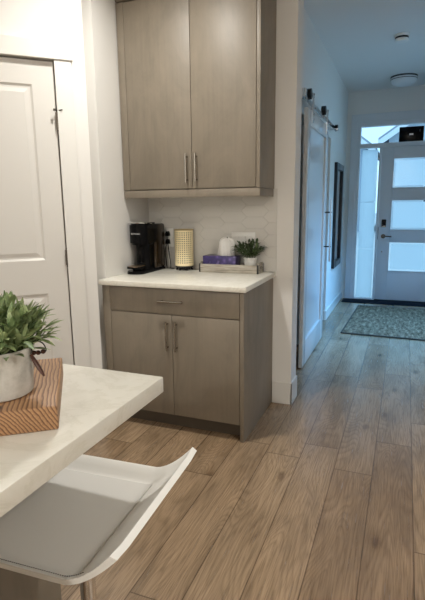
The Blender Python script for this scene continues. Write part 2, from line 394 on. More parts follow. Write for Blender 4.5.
# pantry door: moulded two-panel slab
def panel_door(s0, s1, z0, z1, n_face, th, panels, place, rail=.022, depth=.008):
    """slab with recessed, raised-centre panels; place(u,n,z) -> Vector; returns bmesh"""
    bm = bmesh.new()
    us = sorted({s0, s1} | {p[0] for p in panels} | {p[1] for p in panels}); zs = sorted({z0, z1} | {p[2] for p in panels} | {p[3] for p in panels})
    def quad(a): bm.faces.new([bm.verts.new(place(*q)) for q in a])
    inside = lambda u, z: any(p[0] < u < p[1] and p[2] < z < p[3] for p in panels)
    for a, b_ in zip(us, us[1:]):
        for c, d in zip(zs, zs[1:]):
            if inside((a + b_) / 2, (c + d) / 2): continue
            quad([(a, n_face, c), (b_, n_face, c), (b_, n_face, d), (a, n_face, d)])
    for (a, b_, c, d) in panels:
        offs = [(0, 0), (.012, depth), (rail, depth), (rail + .022, depth * .25)]
        prev = None
        for o, dn in offs:
            rect = [(a + o, n_face + dn, c + o), (b_ - o, n_face + dn, c + o), (b_ - o, n_face + dn, d - o), (a + o, n_face + dn, d - o)]
            if prev:
                for i in range(4): quad([prev[i], prev[(i + 1) % 4], rect[(i + 1) % 4], rect[i]])
            prev = rect
        quad(prev)
    # sides and back
    nb = n_face + th
    quad([(s0, nb, z0), (s1, nb, z0), (s1, nb, z1), (s0, nb, z1)])
    for (a, b_) in (((s0, z0), (s1, z0)), ((s1, z0), (s1, z1)), ((s1, z1), (s0, z1)), ((s0, z1), (s0, z0))):
        quad([(a[0], n_face, a[1]), (b_[0], n_face, b_[1]), (b_[0], nb, b_[1]), (a[0], nb, a[1])])
    bmesh.ops.remove_doubles(bm, verts=bm.verts, dist=1e-5)
    return bm
dl = lambda u, n, z: DM @ Vector((u, n, z))
bm = panel_door(DS0, DS1, .012, 2.122, .006, .036, [(.285, .765, 1.05, 2.0), (.285, .765, .24, .855)], dl)
d1 = struct('door_1', bm, M['pantry'], 'white two-panel pantry door hinged on its right edge', 'door')
for z, stop in ((1.815, True), (1.06, False), (.25, False)):
    t = bmesh.new(); c = DM @ Vector((DS0 - .002, -.010, z)); tube(t, [c - Vector((0, 0, .045)), c + Vector((0, 0, .045))], .0085)
    for k in (-.05, .05):
        q = c + Vector((0, 0, k)); tube(t, [q - Vector((0, 0, .004)), q + Vector((0, 0, .004))], .0045)
    h = obj('hinge', t, M['aged'], d1)
    if stop:
        t = bmesh.new(); c2 = c + Vector((0, 0, .055))
        a1 = DM @ Vector((DS0 + .012, -.030, z + .055)); a2 = DM @ Vector((DS0 - .030, -.026, z + .058))
        tube(t, [c2, a1], .003); tube(t, [c2, a2], .003); tube(t, [a1 - Vector((0, 0, .006)), a1 + Vector((0, 0, .006))], .007)
        obj('hinge_door_stop', t, M['aged'], d1)

# ------------------------------------------------------------------ baseboards
bm = bmesh.new(); box(bm, .003, XW + .012, D - .012, D, 0, .155, .003); box(bm, XW, XW + .012, D - .012, .80, 0, .155, .003)
struct('baseboard_back', bm, M['trim'], 'white baseboard wrapping the wall end beside the base cabinet', 'baseboard')
bm = bmesh.new(); box(bm, XH, XH + .012, 3.2, YF, 0, .115, .002); box(bm, XH - .12, XH, 3.188, 3.2, 0, .115, .002)
struct('baseboard_hall', bm, M['trim'], 'white baseboard along the left hall wall below the tall black frame', 'baseboard')

# ------------------------------------------------------------------ base cabinet
W = .908
def bar_pull(parent, p0, p1, out, r=.0062):
    """bar handle between two posts; out = vector from the face to the bar"""
    p0, p1, o = Vector(p0), Vector(p1), Vector(out); d = (p1 - p0).normalized()
    bm = bmesh.new(); tube(bm, [p0 + o, p1 + o], r, 10)
    for q in (p0 + d * .018, p1 - d * .018): tube(bm, [q, q + o], r * .85, 8)
    return obj('handle', bm, M['nickel'], parent, label='brushed nickel bar handle')
bc = thing('base_cabinet', 'taupe wood base cabinet with one drawer over two doors, standing on the floor', 'cabinet', (-.454, .3, 0))
YD = 0.0
obj('carcass', B(-W, -.024, YD + .021, D - .002, .10, .872), M['cab'], bc)
obj('end_panel', B(-.0225, 0, YD, D - .001, 0, .882, .0012), M['cab'], bc)
obj('filler_strip', B(-W, -.857, YD, YD + .02, .10, .880, .001), M['cab'], bc)
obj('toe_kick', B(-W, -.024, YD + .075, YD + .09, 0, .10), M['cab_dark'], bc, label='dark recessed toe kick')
dr = obj('drawer', B(-.854, -.0255, YD, YD + .02, .727, .876, .0012), M['cab'], bc)
bar_pull(dr, (-.515, YD, .806), (-.358, YD, .806), (0, -.03, 0))
dA = obj('door', B(-.854, -.4415, YD, YD + .02, .104, .7225, .0012), M['cab'], bc)
bar_pull(dA, (-.468, YD, .512), (-.468, YD, .688), (0, -.03, 0))
dB = obj('door', B(-.4385, -.0255, YD, YD + .02, .104, .7225, .0012), M['cab'], bc)
bar_pull(dB, (-.410, YD, .512), (-.410, YD, .688), (0, -.03, 0))
ct = obj('countertop', B(XL + .001, .018, -.027, D - .001, .8835, .914, .003), M['quartz'])
tag(ct, 'white quartz countertop on the base cabinet, under the coffee machine', 'countertop')

# ------------------------------------------------------------------ wall cabinet
YU = .30; ZU = 1.449; ZT = 2.547
uc = thing('wall_cabinet', 'tall taupe wood wall cabinet with two flat doors above the coffee bar', 'cabinet', (-.454, .47, ZU - .05))
obj('carcass', B(-W, -.024, YU + .021, D - .002, ZU, ZT), M['cab'], uc)
obj('end_panel', B(-.0225, 0, YU, D - .001, ZU - .002, ZT, .0012), M['cab'], uc)
obj('filler_strip', B(-W, -.860, YU, YU + .02, ZU, ZT, .001), M['cab'], uc)
uA = obj('door', B(-.857, -.4265, YU, YU + .02, ZU + .003, ZT - .002, .0012), M['cab'], uc)
bar_pull(uA, (-.456, YU, 1.484), (-.456, YU, 1.655), (0, -.03, 0))
uB = obj('door', B(-.4235, -.0255, YU, YU + .02, ZU + .003, ZT - .002, .0012), M['cab'], uc)
bar_pull(uB, (-.394, YU, 1.484), (-.394, YU, 1.655), (0, -.03, 0))
bm = bmesh.new(); box(bm, -W, 0, YU + .004, YU + .022, ZU - .05, ZU - .004, .001); box(bm, -.02, -.001, YU + .022, D - .02, ZU - .05, ZU - .004, .001)
obj('light_valance', bm, M['cab'], uc)
bm = bmesh.new(); box(bm, -W, .004, YU - .004, D - .002, ZT + .006, ZT + .10, .002)
obj('crown_moulding', bm, M['cab'], uc)

# ------------------------------------------------------------------ backsplash: long picket tiles
bm = bmesh.new(); box(bm, XL, .02, D - .0066, D, .914, ZU - .0)
bk = struct('backsplash', bm, M['grout'], 'greige glazed picket-tile backsplash between counter and wall cabinet', 'tiles')
bm = bmesh.new(); hL, p_, h_ = .19, .038, .076
rnd = random.Random(3)
for i in range(-3, 5):
    for j in range(-2, 10):
        cx = -.45 + i * (hL - p_) + .02; cz = .93 + j * h_ + (i % 2) * h_ / 2
        a, hh_, f = hL / 2 - .0011, h_ / 2 - .0009, hL / 2 - p_
        pts = [(-a, 0), (-f, -hh_), (f, -hh_), (a, 0), (f, hh_), (-f, hh_)]
        ax, az = rnd.uniform(-.006, .006), rnd.uniform(-.009, .009); oy = rnd.uniform(0, .0005)
        front = [bm.verts.new((cx + x * .985, D - .0085 - oy + ax * x + az * z, cz + z * .975)) for x, z in pts]
        mid = [bm.verts.new((cx + x, D - .0070 - oy + ax * x + az * z, cz + z)) for x, z in pts]
        back = [bm.verts.new((cx + x, D - .002, cz + z)) for x, z in pts]
        bm.faces.new(front)
        for A_, B_ in ((front, mid), (mid, back)):
            for k in range(6): bm.faces.new((A_[k], A_[(k + 1) % 6], B_[(k + 1) % 6], B_[k]))
for co, no in (((XL + .0015, 0, 0), (-1, 0, 0)), ((.02, 0, 0), (1, 0, 0)), ((0, 0, .9155), (0, 0, -1)), ((0, 0, ZU - .001), (0, 0, 1))):
    bmesh.ops.bisect_plane(bm, geom=bm.verts[:] + bm.edges[:] + bm.faces[:], plane_co=co, plane_no=no, clear_outer=True)
obj('picket_tiles', bm, M['tile'], bk, sm=False)

# ------------------------------------------------------------------ switch plate and outlet on the tiles
YT = D - .0085
sw = thing('light_switch', 'white three-gang light switch plate on the tiles behind the small plant', 'switch', (-.205, YT, 1.055))
obj('plate', B(-.288, -.122, YT - .007, YT + .004, 1.055, 1.173, .002), M['plate'], sw)
for k in (-1, 0, 1):
    x = -.205 + k * .046
    bm = bmesh.new(); prism(bm, [(YT - .007, 1.082), (YT - .010, 1.082), (YT - .0135, 1.146), (YT - .007, 1.146)], 'x', x - .0165, x + .0165)
    obj('rocker', bm, M['plate'], sw, sm=False)
XO = -.757
ol = thing('wall_outlet', 'white wall outlet on the tiles between coffee machine and cream lamp', 'outlet', (XO, YT, 1.06))
obj('plate', B(XO - .037, XO + .037, YT - .006, YT + .004, 1.065, 1.195, .002), M['plate'], ol)
obj('socket_insert', B(XO - .017, XO + .017, YT - .009, YT - .005, 1.082, 1.178, .001), M['plate'], ol)
def plug(z, x_, path, label, pr):
    t = thing('power_plug', label, 'plug', (x_, YT - .009, z - .017), group='black plugs in the outlet')
    bm = bmesh.new(); prism(bm, [(x_ - .014, z - .016), (x_ + .014, z - .016), (x_ + .012, z + .004), (x_ + .006, z + .017), (x_ - .006, z + .017), (x_ - .012, z + .004)], 'y', YT - .009 - pr, YT - .0092)
    obj('plug_body', bm, M['black_plastic'], t, sm=False)
    obj('cord', T(path, .003, 8), M['black_plastic'], t)
def arc(pts, n=8):
    """Catmull-Rom through the points"""
    P = [Vector(p) for p in pts]; P = [2 * P[0] - P[1]] + P + [2 * P[-1] - P[-2]]; out = []
    for i in range(1, len(P) - 2):
        for k in range(n):
            t = k / n; a, b_, c, d = P[i - 1:i + 3]
            out.append(.5 * ((2 * b_) + (c - a) * t + (2 * a - 5 * b_ + 4 * c - d) * t * t + (3 * b_ - a - 3 * c + d) * t ** 3))
    return out + [P[-2]]
plug(1.158, XO, arc([(XO, YT - .035, 1.15), (XO + .012, YT - .05, 1.10), (XO + .02, YT - .04, 1.0), (XO + .022, YT - .03, .93), (XO + .02, YT - .034, .9185), (XO + .055, YT - .045, .9185)]), 'upper black plug in the outlet beside the cream lamp', .028)
plug(1.103, XO, arc([(XO - .004, YT - .03, 1.09), (XO - .01, YT - .045, 1.04), (XO - .012, YT - .03, .95), (XO - .008, YT - .03, .919), (XO + .0, YT - .05, .9185)]), 'lower black plug in the outlet beside the coffee machine', .026)

# ------------------------------------------------------------------ coffee machine
cxm = -.832
cm = thing('coffee_machine', 'black capsule coffee machine standing on the white countertop', 'coffee machine', (cxm, .40, .914))
bm = bmesh.new()
def rbox_outline(x0, x1, y0, y1, rf, n=8):
    """plan outline with a rounded front (towards -y)"""
    pts = [(x1, y1), (x0, y1)]
    cx_ = (x0 + x1) / 2; hw = (x1 - x0) / 2
    for k in range(n * 2 + 1):
        a = PI + PI * k / (2 * n); pts.append((cx_ + hw * math.cos(a), y0 + rf + rf * math.sin(a)))
    return pts
bm = bmesh.new(); prism(bm, rbox_outline(cxm - .062, cxm + .062, .235, .585, .05), 'z', .914, .934)
bmesh.ops.bevel(bm, geom=[e for e in bm.edges if abs(e.verts[0].co.z - e.verts[1].co.z) < 1e-5 and e.verts[0].co.z > .93], offset=.006, segments=2, affect='EDGES')
obj('base', bm, M['black_plastic'], cm)
bm = bmesh.new(); prism(bm, rbox_outline(cxm - .052, cxm + .052, .345, .50, .05), 'z', .932, 1.11)
obj('column', bm, M['black_plastic'], cm)
bm = bmesh.new(); box(bm, cxm - .066, cxm + .066, .44, .582, .932, 1.232, .014, 3)
obj('water_tank', bm, M['dark_brown'], cm, label='smoky brown water tank at the rear')
# brewing head: rounded drum lying over the column
bm = bmesh.new(); out_ = rbox_outline(cxm - .067, cxm + .067, .285, .475, .066)
prism(bm, out_, 'z', 1.098, 1.243)
bmesh.ops.bevel(bm, geom=[e for e in bm.edges if abs(e.verts[0].co.z - e.verts[1].co.z) < 1e-5], offset=.014, segments=4, affect='EDGES')
hd = obj('brew_head', bm, M['black_plastic'], cm)
obj('lever', T(arc([(cxm - .06, .40, 1.236), (cxm - .05, .315, 1.243), (cxm, .287, 1.243), (cxm + .05, .315, 1.243), (cxm + .06, .40, 1.236)]), .0045), M['chrome'], hd, label='chrome band on top of the head')
obj('spout', T([(cxm, .325, 1.10), (cxm, .325, 1.082)], .016, 16, .012), M['black_plastic'], hd)
bm = bmesh.new(); prism(bm, rbox_outline(cxm - .048, cxm + .048, .215, .335, .048), 'z', .952, .964)
cs = obj('cup_support', bm, M['black_plastic'], cm)
bm = bmesh.new(); prism(bm, rbox_outline(cxm - .042, cxm + .042, .221, .33, .042), 'z', .964, .967)
obj('drip_grid', bm, plain('bronze_grid', (.42, .31, .22), .3, 1.), cs)
obj('cup_support_arm', B(cxm - .03, cxm + .03, .29, .36, .930, .953, .004), M['black_plastic'], cm)
fc = bpy.data.curves.new('t', 'FONT'); fc.body = 'NESPRESSO'; fc.size = .0135; fc.align_x = 'CENTER'; fc.extrude = .0004
fo = bpy.data.objects.new('t', fc); C.objects.link(fo); dg = bpy.context.evaluated_depsgraph_get(); me = bpy.data.meshes.new_from_object(fo.evaluated_get(dg))
bm = bmesh.new(); bm.from_mesh(me); bpy.data.objects.remove(fo); bpy.data.meshes.remove(me)
for v in bm.verts:   # wrap the lettering round the drum
    a = -PI / 2 + (v.co.x) / .067; rr0 = .0675 + v.co.z
    v.co = Vector((cxm + rr0 * math.cos(a), .285 + .066 + (rr0 - .001) * math.sin(a), 1.168 + v.co.y))
obj('maker_lettering', bm, M['silver'], hd, sm=False)

# ------------------------------------------------------------------ perforated cream lamp
lx, ly = -.612, .562; LR = .064
lm = thing('perforated_lamp', 'cream cylinder lamp with punched holes on black feet, on the countertop', 'lamp', (lx, ly, .914))
bm = bmesh.new(); NC, NR = 26, 15; z0, z1 = .945, 1.192; cell = (z1 - z0 - .03) / NR
angs, zsv = [], [z0, z0 + .015]
for k in range(NC):
    for f in (0, .26, .74): angs.append(2 * PI * (k + f) / NC)
for j in range(NR):
    b0 = z0 + .015 + j * cell; zsv += [b0 + cell * .26, b0 + cell * .74, b0 + cell]
zsv.append(z1)
def lamp_shell(R):
    return [[bm.verts.new((lx + R * math.cos(a), ly + R * math.sin(a), z)) for a in angs] for z in zsv]
go, gi = lamp_shell(LR), lamp_shell(LR - .002); na = len(angs)
def hole(i, j): return i % 3 == 1 and 1 <= j < len(zsv) - 2 and (j - 1) % 3 == 1
for j in range(len(zsv) - 1):
    for i in range(na):
        i2 = (i + 1) % na
        if hole(i, j):
            for (a, b_) in (((i, j), (i2, j)), ((i2, j), (i2, j + 1)), ((i2, j + 1), (i, j + 1)), ((i, j + 1), (i, j))):
                bm.faces.new((go[a[1]][a[0]], go[b_[1]][b_[0]], gi[b_[1]][b_[0]], gi[a[1]][a[0]]))
        else:
            bm.faces.new((go[j][i], go[j][i2], go[j + 1][i2], go[j + 1][i])); bm.faces.new((gi[j][i2], gi[j][i], gi[j + 1][i], gi[j + 1][i2]))
for g in (0, len(zsv) - 1):
    for i in range(na): i2 = (i + 1) % na; bm.faces.new((go[g][i], go[g][i2], gi[g][i2], gi[g][i]))
obj('shade', bm, M['cream'], lm)
bm = bmesh.new(); lathe(bm, [(LR - .006, .953), (LR - .006, 1.186)], lx, ly, 32, cap=False); obj('inner_shadow', bm, plain('shadow_dark', (.05, .035, .02), .7), lm)  # added dark cylinder, stands for the shadow behind the punched holes
bm = bmesh.new()
for zz_ in (z1 - .004,):
    tube(bm, [(lx + (LR + .0005) * math.cos(a), ly + (LR + .0005) * math.sin(a), zz_) for a in [2 * PI * k / 40 for k in range(41)]], .004, 8)
obj('rim', bm, plain('pale_wood_rim', (.50, .38, .20), .5), lm)
bm = bmesh.new(); lathe(bm, [(.05, .930), (.060, .932), (.0618, .938), (.0618, .950), (.04, .952)], lx, ly)
for k in range(6):
    a = PI / 3 * k + .3; tube(bm, [(lx + .045 * math.cos(a), ly + .045 * math.sin(a), .934), (lx + .055 * math.cos(a), ly + .055 * math.sin(a), .9145)], .007, 8)
obj('base', bm, M['black_metal'], lm, label='black metal base on short feet')
bm = bmesh.new(); lathe(bm, [(.012, .951), (.016, .975), (.026, 1.01), (.028, 1.03), (.022, 1.05), (.006, 1.06)], lx, ly, 20)
obj('bulb', bm, plain('unlit_bulb', (.30, .27, .22), .3), lm)

# ------------------------------------------------------------------ crate tray, tissue box, small plant
tx0, tx1, ty0, ty1 = -.468, -.062, .484, .612; tz0, tz1 = .9145, .968
tr_ = thing('crate_tray', 'low grey weathered wooden tray with black metal corners on the countertop', 'tray', ((tx0 + tx1) / 2, (ty0 + ty1) / 2, tz0))
obj('bottom_board', B(tx0 + .01, tx1 - .01, ty0 + .01, ty1 - .01, tz0, tz0 + .008), M['crate'], tr_)
for a in ((tx0, tx1, ty0, ty0 + .011, tz0, tz1), (tx0, tx1, ty1 - .011, ty1, tz0, tz1)):
    obj('side_board', B(*a, bev=.0015), M['crate'], tr_)
for x_ in (tx0, tx1 - .011):
    bm = bmesh.new(); yc = (ty0 + ty1) / 2; z3 = tz1 + .012
    # end board with a hand hole: four strips round the opening
    for a in ((ty0 + .011, yc - .026, tz0, z3), (yc + .026, ty1 - .011, tz0, z3), (yc - .026, yc + .026, tz0, tz0 + .026), (yc - .026, yc + .026, tz0 + .048, z3)):
        box(bm, x_, x_ + .011, a[0], a[1], a[2], a[3])
    bmesh.ops.remove_doubles(bm, verts=bm.verts, dist=1e-5)
    obj('end_board', bm, M['crate'], tr_, sm=False)
for x_ in (tx0 - .001, tx1 - .008):
    for y_ in (ty0 - .001, ty1 - .010):
        obj('corner_bracket', B(x_, x_ + .009, y_, y_ + .011, tz0 - .0, tz1 + .003, .0008), M['black_metal'], tr_)
tb = thing('tissue_box', 'purple tissue box with a white tissue standing up, sitting in the tray', 'tissue box', (-.332, .547, tz0 + .008))
obj('carton', B(-.447, -.217, .497, .600, tz0 + .0085, 1.021, .002), M['purple'], tb)
bm = bmesh.new(); rows = []
nT, mT = 28, 14
for j in range(mT + 1):
    f = j / mT; z = 1.0215 + f * .118
    wx = .056 * (1 - .15 * f) * (1.0 if f < .8 else math.sqrt(max(.02, 1 - ((f - .8) / .2) ** 2)) * .9 + .1); wy = .022 * (1 - .35 * f) * (1 if f < .85 else .7)
    rows.append([bm.verts.new((-.305 + .008 * f + wx * math.cos(2 * PI * i / nT) * (1 + .13 * math.sin(5 * 2 * PI * i / nT + 2 * f)), .55 + wy * math.sin(2 * PI * i / nT) * (1 + .35 * math.sin(6 * 2 * PI * i / nT + 3 * f)), z + .006 * math.sin(3 * 2 * PI * i / nT) * f)) for i in range(nT)])
for a, b_ in zip(rows, rows[1:]):
    for i in range(nT): bm.faces.new((a[i], a[(i + 1) % nT], b_[(i + 1) % nT], b_[i]))
bm.faces.new(rows[-1])
obj('tissue', bm, M['tissue'], tb)

def leaf(bm, base, d, up, L, w, curl=.3, segs=4):
    """lanceolate leaf folded along its midrib"""
    d = d.normalized(); s = d.cross(up)
    if s.length < 1e-3: s = d.cross(Vector((1, .2, 0)))
    s.normalize(); nrm = s.cross(d).normalized()
    prev = None
    for k in range(segs + 1):
        t = k / segs; c = base + d * (L * t) - nrm * (curl * L * t * t)
        ww = w * .5 * (math.sin(PI * min(1, t * .92 + .08)) ** .75) if 0 < k < segs else w * .06
        row = [bm.verts.new(c - s * ww + nrm * ww * .35), bm.verts.new(c), bm.verts.new(c + s * ww + nrm * ww * .35)]
        if prev:
            bm.faces.new((prev[0], prev[1], row[1], row[0])); bm.faces.new((prev[1], prev[2], row[2], row[1]))
        prev = row
def bush(c, n_stem, height, spread, L, w, r0, rng, per=9, lean=(0, 0), curl=.25):
    fb, sb = bmesh.new(), bmesh.new(); c = Vector(c)
    for k in range(n_stem):
        a = 2 * PI * (k * .618) + rng.uniform(-.3, .3); q = math.sqrt((k + .5) / n_stem)
        b0 = c + Vector((r0 * q * math.cos(a), r0 * q * math.sin(a), 0))
        hgt = height * (1 - .45 * q * q) * rng.uniform(.8, 1.08)
        tip = c + Vector((spread * q * math.cos(a) + lean[0], spread * q * math.sin(a) + lean[1], hgt))
        mid = (b0 + tip) / 2 + Vector((0, 0, height * .10 * q)); pts = arc([b0, mid, tip], 5)
        tube(sb, pts, .0011, 5)
        for j in range(per):
            t = .22 + .78 * j / (per - 1); i = min(len(pts) - 2, int(t * (len(pts) - 1))); f = t * (len(pts) - 1) - i
            p0 = pts[i].lerp(pts[i + 1], f); d = (pts[i + 1] - pts[i]).normalized()
            ph = j * 2.4 + k; side = d.cross(Vector((math.cos(ph), math.sin(ph), .2))).normalized()
            open_ = rng.uniform(.45, .95) * (1 - .45 * t)
            dd = d * (1 - open_ * .5) + side * open_ * 1.0
            leaf(fb, p0, dd, Vector((0, 0, 1)), L * rng.uniform(.75, 1.15), w * rng.uniform(.8, 1.15), rng.uniform(-.05, curl))
        leaf(fb, pts[-1], (pts[-1] - pts[-2]), Vector((.3, .2, 1)), L * .8, w * .8, .1)
    return fb, sb
rng = random.Random(11)
px_, py_ = -.132, .548
pp = thing('potted_plant', 'small dark green plant in a round white pot, in the tray on the counter', 'plant', (px_, py_, tz0 + .008))
bm = bmesh.new(); lathe(bm, [(.030, tz0 + .0085), (.036, tz0 + .012), (.043, 1.008), (.043, 1.014), (.039, 1.014), (.037, .985)], px_, py_, 28)
pt_ = obj('pot', bm, M['pot_white'], pp)
bm = bmesh.new(); lathe(bm, [(.0, 1.0), (.038, .999), (.037, .985), (.0, .985)], px_, py_, 20, cap=False); obj('soil', bm, plain('dark_soil', (.03, .022, .016), .95), pp)
f, s = bush((px_ - .005, py_, 1.0), 26, .115, .108, .034, .017, .03, rng, per=8)
for v in f.verts: v.co.y = min(v.co.y, .598 + .004 * math.sin(v.co.x * 300))
for v in s.verts: v.co.y = min(v.co.y, .597)
obj('foliage', f, M['leaf_dark'], pp); obj('stems', s, M['stem'], pp)

# ------------------------------------------------------------------ island
ki = thing('kitchen_island', 'taupe kitchen island body under the overhanging white top', 'island', (-.58, -2.5, 0))
obj('carcass', B(-1.02, -.135, -3.55, -1.425, .10, .870), M['cab'], ki)
obj('toe_kick', B(-.97, -.17, -3.50, -1.48, 0, .10), M['cab_dark'], ki)
it = obj('island_countertop', B(-1.05, .236, -3.6, -1.402, .872, .914, .003), M['quartz'])
tag(it, 'white veined quartz island top overhanging the stool, at lower left', 'countertop')

# wooden board, local x along its length, y across
bA = Vector((.181, -1.744, .9145))
bt_ang = math.atan2(.8, -.6)
bd = bpy.data.objects.new('serving_board', None); C.objects.link(bd); bd.empty_display_size = .05
bd.location = bA; bd.rotation_euler = (0, 0, bt_ang)
tag(bd, 'thick ring-grained wooden serving board lying on the island under the metal pot', 'board')
bm = bmesh.new(); box(bm, 0, .325, 0, .40, 0, .050, .004, 3)
obj('board_slab', bm, M['board'], bd, local=True)
# metal pot with plant
pc = Vector((.022, -1.728, .965)); PR = .0665
mp_ = thing('potted_plant', 'leafy pale green plant in a galvanised metal pot on the wooden board', 'plant', pc)
bm = bmesh.new(); lathe(bm, [(PR - .006, 0), (PR - .001, .003), (PR, .008), (PR + .003, .060), (PR + .006, .090), (PR + .0085, .097), (PR + .008, .101), (PR + .005, .101), (PR + .003, .09), (PR + .001, .06)], 0, 0, 48)
pot = obj('pot', bm, M['zinc'], mp_, local=True)
bm = bmesh.new(); lathe(bm, [(.0, .085), (PR + .003, .083), (PR + .001, .07), (.0, .07)], 0, 0, 24, cap=False); obj('soil', bm, plain('dark_moss', (.035, .04, .018), .95), mp_, local=True)
f, s = bush((0, 0, .072), 50, .108, .112, .043, .0135, .056, random.Random(5), per=11, curl=.3)
obj('foliage', f, M['leaf'], mp_, local=True); obj('stems', s, M['stem'], mp_, local=True)
# handle: wire loop with beads on the pot's right side and a hanging wooden grip
ca, sa = math.cos(.35), math.sin(.35)      # direction of the handle (to the viewer's right)
def hp(r_, t_, z_): return (r_ * ca - t_ * sa, r_ * sa + t_ * ca, z_)
bm = bmesh.new(); tube(bm, arc([hp(PR + .004 + .006, -.012, .088), hp(PR + .004 + .012, -.010, .112), hp(PR + .004 + .026, 0, .108), hp(PR + .004 + .031, .006, .090), hp(PR + .004 + .018, .010, .083), hp(PR + .004 + .006, .010, .086)]), .0013, 8)
h = obj('wire_handle', bm, M['black_metal'], mp_, local=True)
for q in ((PR + .007, .010, .083), (PR + .0165, .010, .0835), (PR + .0285, .007, .087)):
    bm = bmesh.new(); bmesh.ops.create_icosphere(bm, subdivisions=2, radius=.0052, matrix=Matrix.Translation(hp(*q))); obj('bead', bm, M['dark_wood'], h, local=True)
bm = bmesh.new()
a0, a1 = Vector(hp(PR + .004 + .002, -.004, .084)), Vector(hp(PR + .004 + .030, -.012, .040)); rings = []
dv = (a1 - a0).normalized(); sv = dv.cross(Vector((ca, sa, 0))).normalized(); uv_ = sv.cross(dv)
for k in range(9):
    t = k / 8; rr0 = .0075 * (math.sin(PI * (.12 + .80 * t)) ** .6); c0 = a0.lerp(a1, t)
    rings.append([bm.verts.new(c0 + sv * rr0 * math.cos(2 * PI * i / 10) + uv_ * rr0 * .6 * math.sin(2 * PI * i / 10)) for i in range(10)])
for a, b_ in zip(rings, rings[1:]):
    for i in range(10): bm.faces.new((a[i], a[(i + 1) % 10], b_[(i + 1) % 10], b_[i]))
bm.faces.new(rings[0][::-1]); bm.faces.new(rings[-1])
obj('wooden_grip', bm, M['dark_wood'], mp_, local=True, label='dark red-brown wooden grip hanging from the pot')

# ------------------------------------------------------------------ bar stool
so = Vector((.09, -1.612, 0))
bs = thing('bar_stool', 'white leather bar stool with low curved back, tucked under the island', 'stool', so, .055)
HW = .212
def seat_h(x, y):
    """x from front (-.20) to the back lip (.235), y across"""
    e = max(0., (abs(y) - (HW - .05)) / .05); side = .027 * e * e * (3 - 2 * e)
    k = max(0., (x - .115) / .115); lip = .098 * k ** 1.55
    fr = max(0., (-.13 - x) / .07); return .620 + side * (1 - .8 * min(1, k)) + lip - .02 * fr * fr
def seat_y(x, v):
    return v * HW
xs_ = [-.20 + .43 * i / 44 for i in range(45)]; vs_ = [-1 + 2 * j / 36 for j in range(37)]
def sheet(bm, x_list, v_list, dz, th):
    top = [[bm.verts.new((x, seat_y(x, v), seat_h(x, v * HW) + dz)) for v in v_list] for x in x_list]
    bot = [[bm.verts.new((x + (.012 * max(0, (x - .1) / .12) if th > .01 else 0), seat_y(x, v) * (1 if th < .01 else .985), seat_h(x, v * HW) + dz - th * (1 - .55 * max(0, min(1, (x - .1) / .14))))) for v in v_list] for x in x_list]
    nx_, nv = len(x_list), len(v_list)
    for i in range(nx_ - 1):
        for j in range(nv - 1):
            bm.faces.new((top[i][j], top[i + 1][j], top[i + 1][j + 1], top[i][j + 1])); bm.faces.new((bot[i][j], bot[i][j + 1], bot[i + 1][j + 1], bot[i + 1][j]))
    for i in range(nx_ - 1):
        for j in (0, nv - 1): bm.faces.new((top[i][j], top[i + 1][j], bot[i + 1][j], bot[i][j]))
    for j in range(nv - 1):
        for i in (0, nx_ - 1): bm.faces.new((top[i][j], top[i][j + 1], bot[i][j + 1], bot[i][j]))
bm = bmesh.new(); sheet(bm, xs_, vs_, 0, .015)
bmesh.ops.recalc_face_normals(bm, faces=bm.faces)
obj('seat_shell', bm, M['leather_white'], bs, local=True)
bm = bmesh.new(); sheet(bm, [x for x in xs_ if x < .135], [v for v in vs_ if -1.01 < v < .80], .0022, .004)
obj('seat_pad', bm, M['leather_grey_shaded'], bs, local=True, label='light grey leather seat pad, partly darkened for shade')
bm = bmesh.new()
for k in range(70):
    x0_ = -.19 + .36 * k / 70; x1_ = x0_ + .0032
    tube(bm, [(x0_, seat_y(x0_, -.975), seat_h(x0_, -.975 * HW) + .0046), (x1_, seat_y(x1_, -.975), seat_h(x1_, -.975 * HW) + .0046)], .0009, 5)
st = obj('stitching', bm, M['thread'], bs, local=True); st['kind'] = 'stuff'
obj('seat_bracket', B(-.07, .10, -.07, .07, .575, .608, .003), M['black_metal'], bs, local=True)
cxs = .028
obj('column', T([(cxs, 0, .575), (cxs, 0, .33)], .019, 20), M['chrome'], bs, local=True)
obj('column_sleeve', T([(cxs, 0, .34), (cxs, 0, .02)], .027, 20), M['chrome'], bs, local=True)
bm = bmesh.new(); lathe(bm, [(.19, 0), (.195, .004), (.19, .010), (.10, .018), (.034, .034), (.030, .05)], cxs, 0, 40)
obj('base_plate', bm, M['chrome'], bs, local=True)
bm = bmesh.new(); tube(bm, [(cxs - .03 + .11 * math.cos(t), .085 * math.sin(t), .25) for t in [PI * .5 + PI * k / 24 for k in range(25)]], .010, 10)
tube(bm, [(cxs - .03, -.085, .25), (cxs, 0, .25), (cxs - .03, .085, .25)], .010, 10)
obj('footrest', bm, M['chrome'], bs, local=True)

# ------------------------------------------------------------------ sliding barn door
BX, BY0, BY1, BZ0, BZ1 = .066, 1.365, 2.40, .014, 2.065
def bl(u, n, z): return Vector((BX - n, u, z))
bm = bmesh.new()
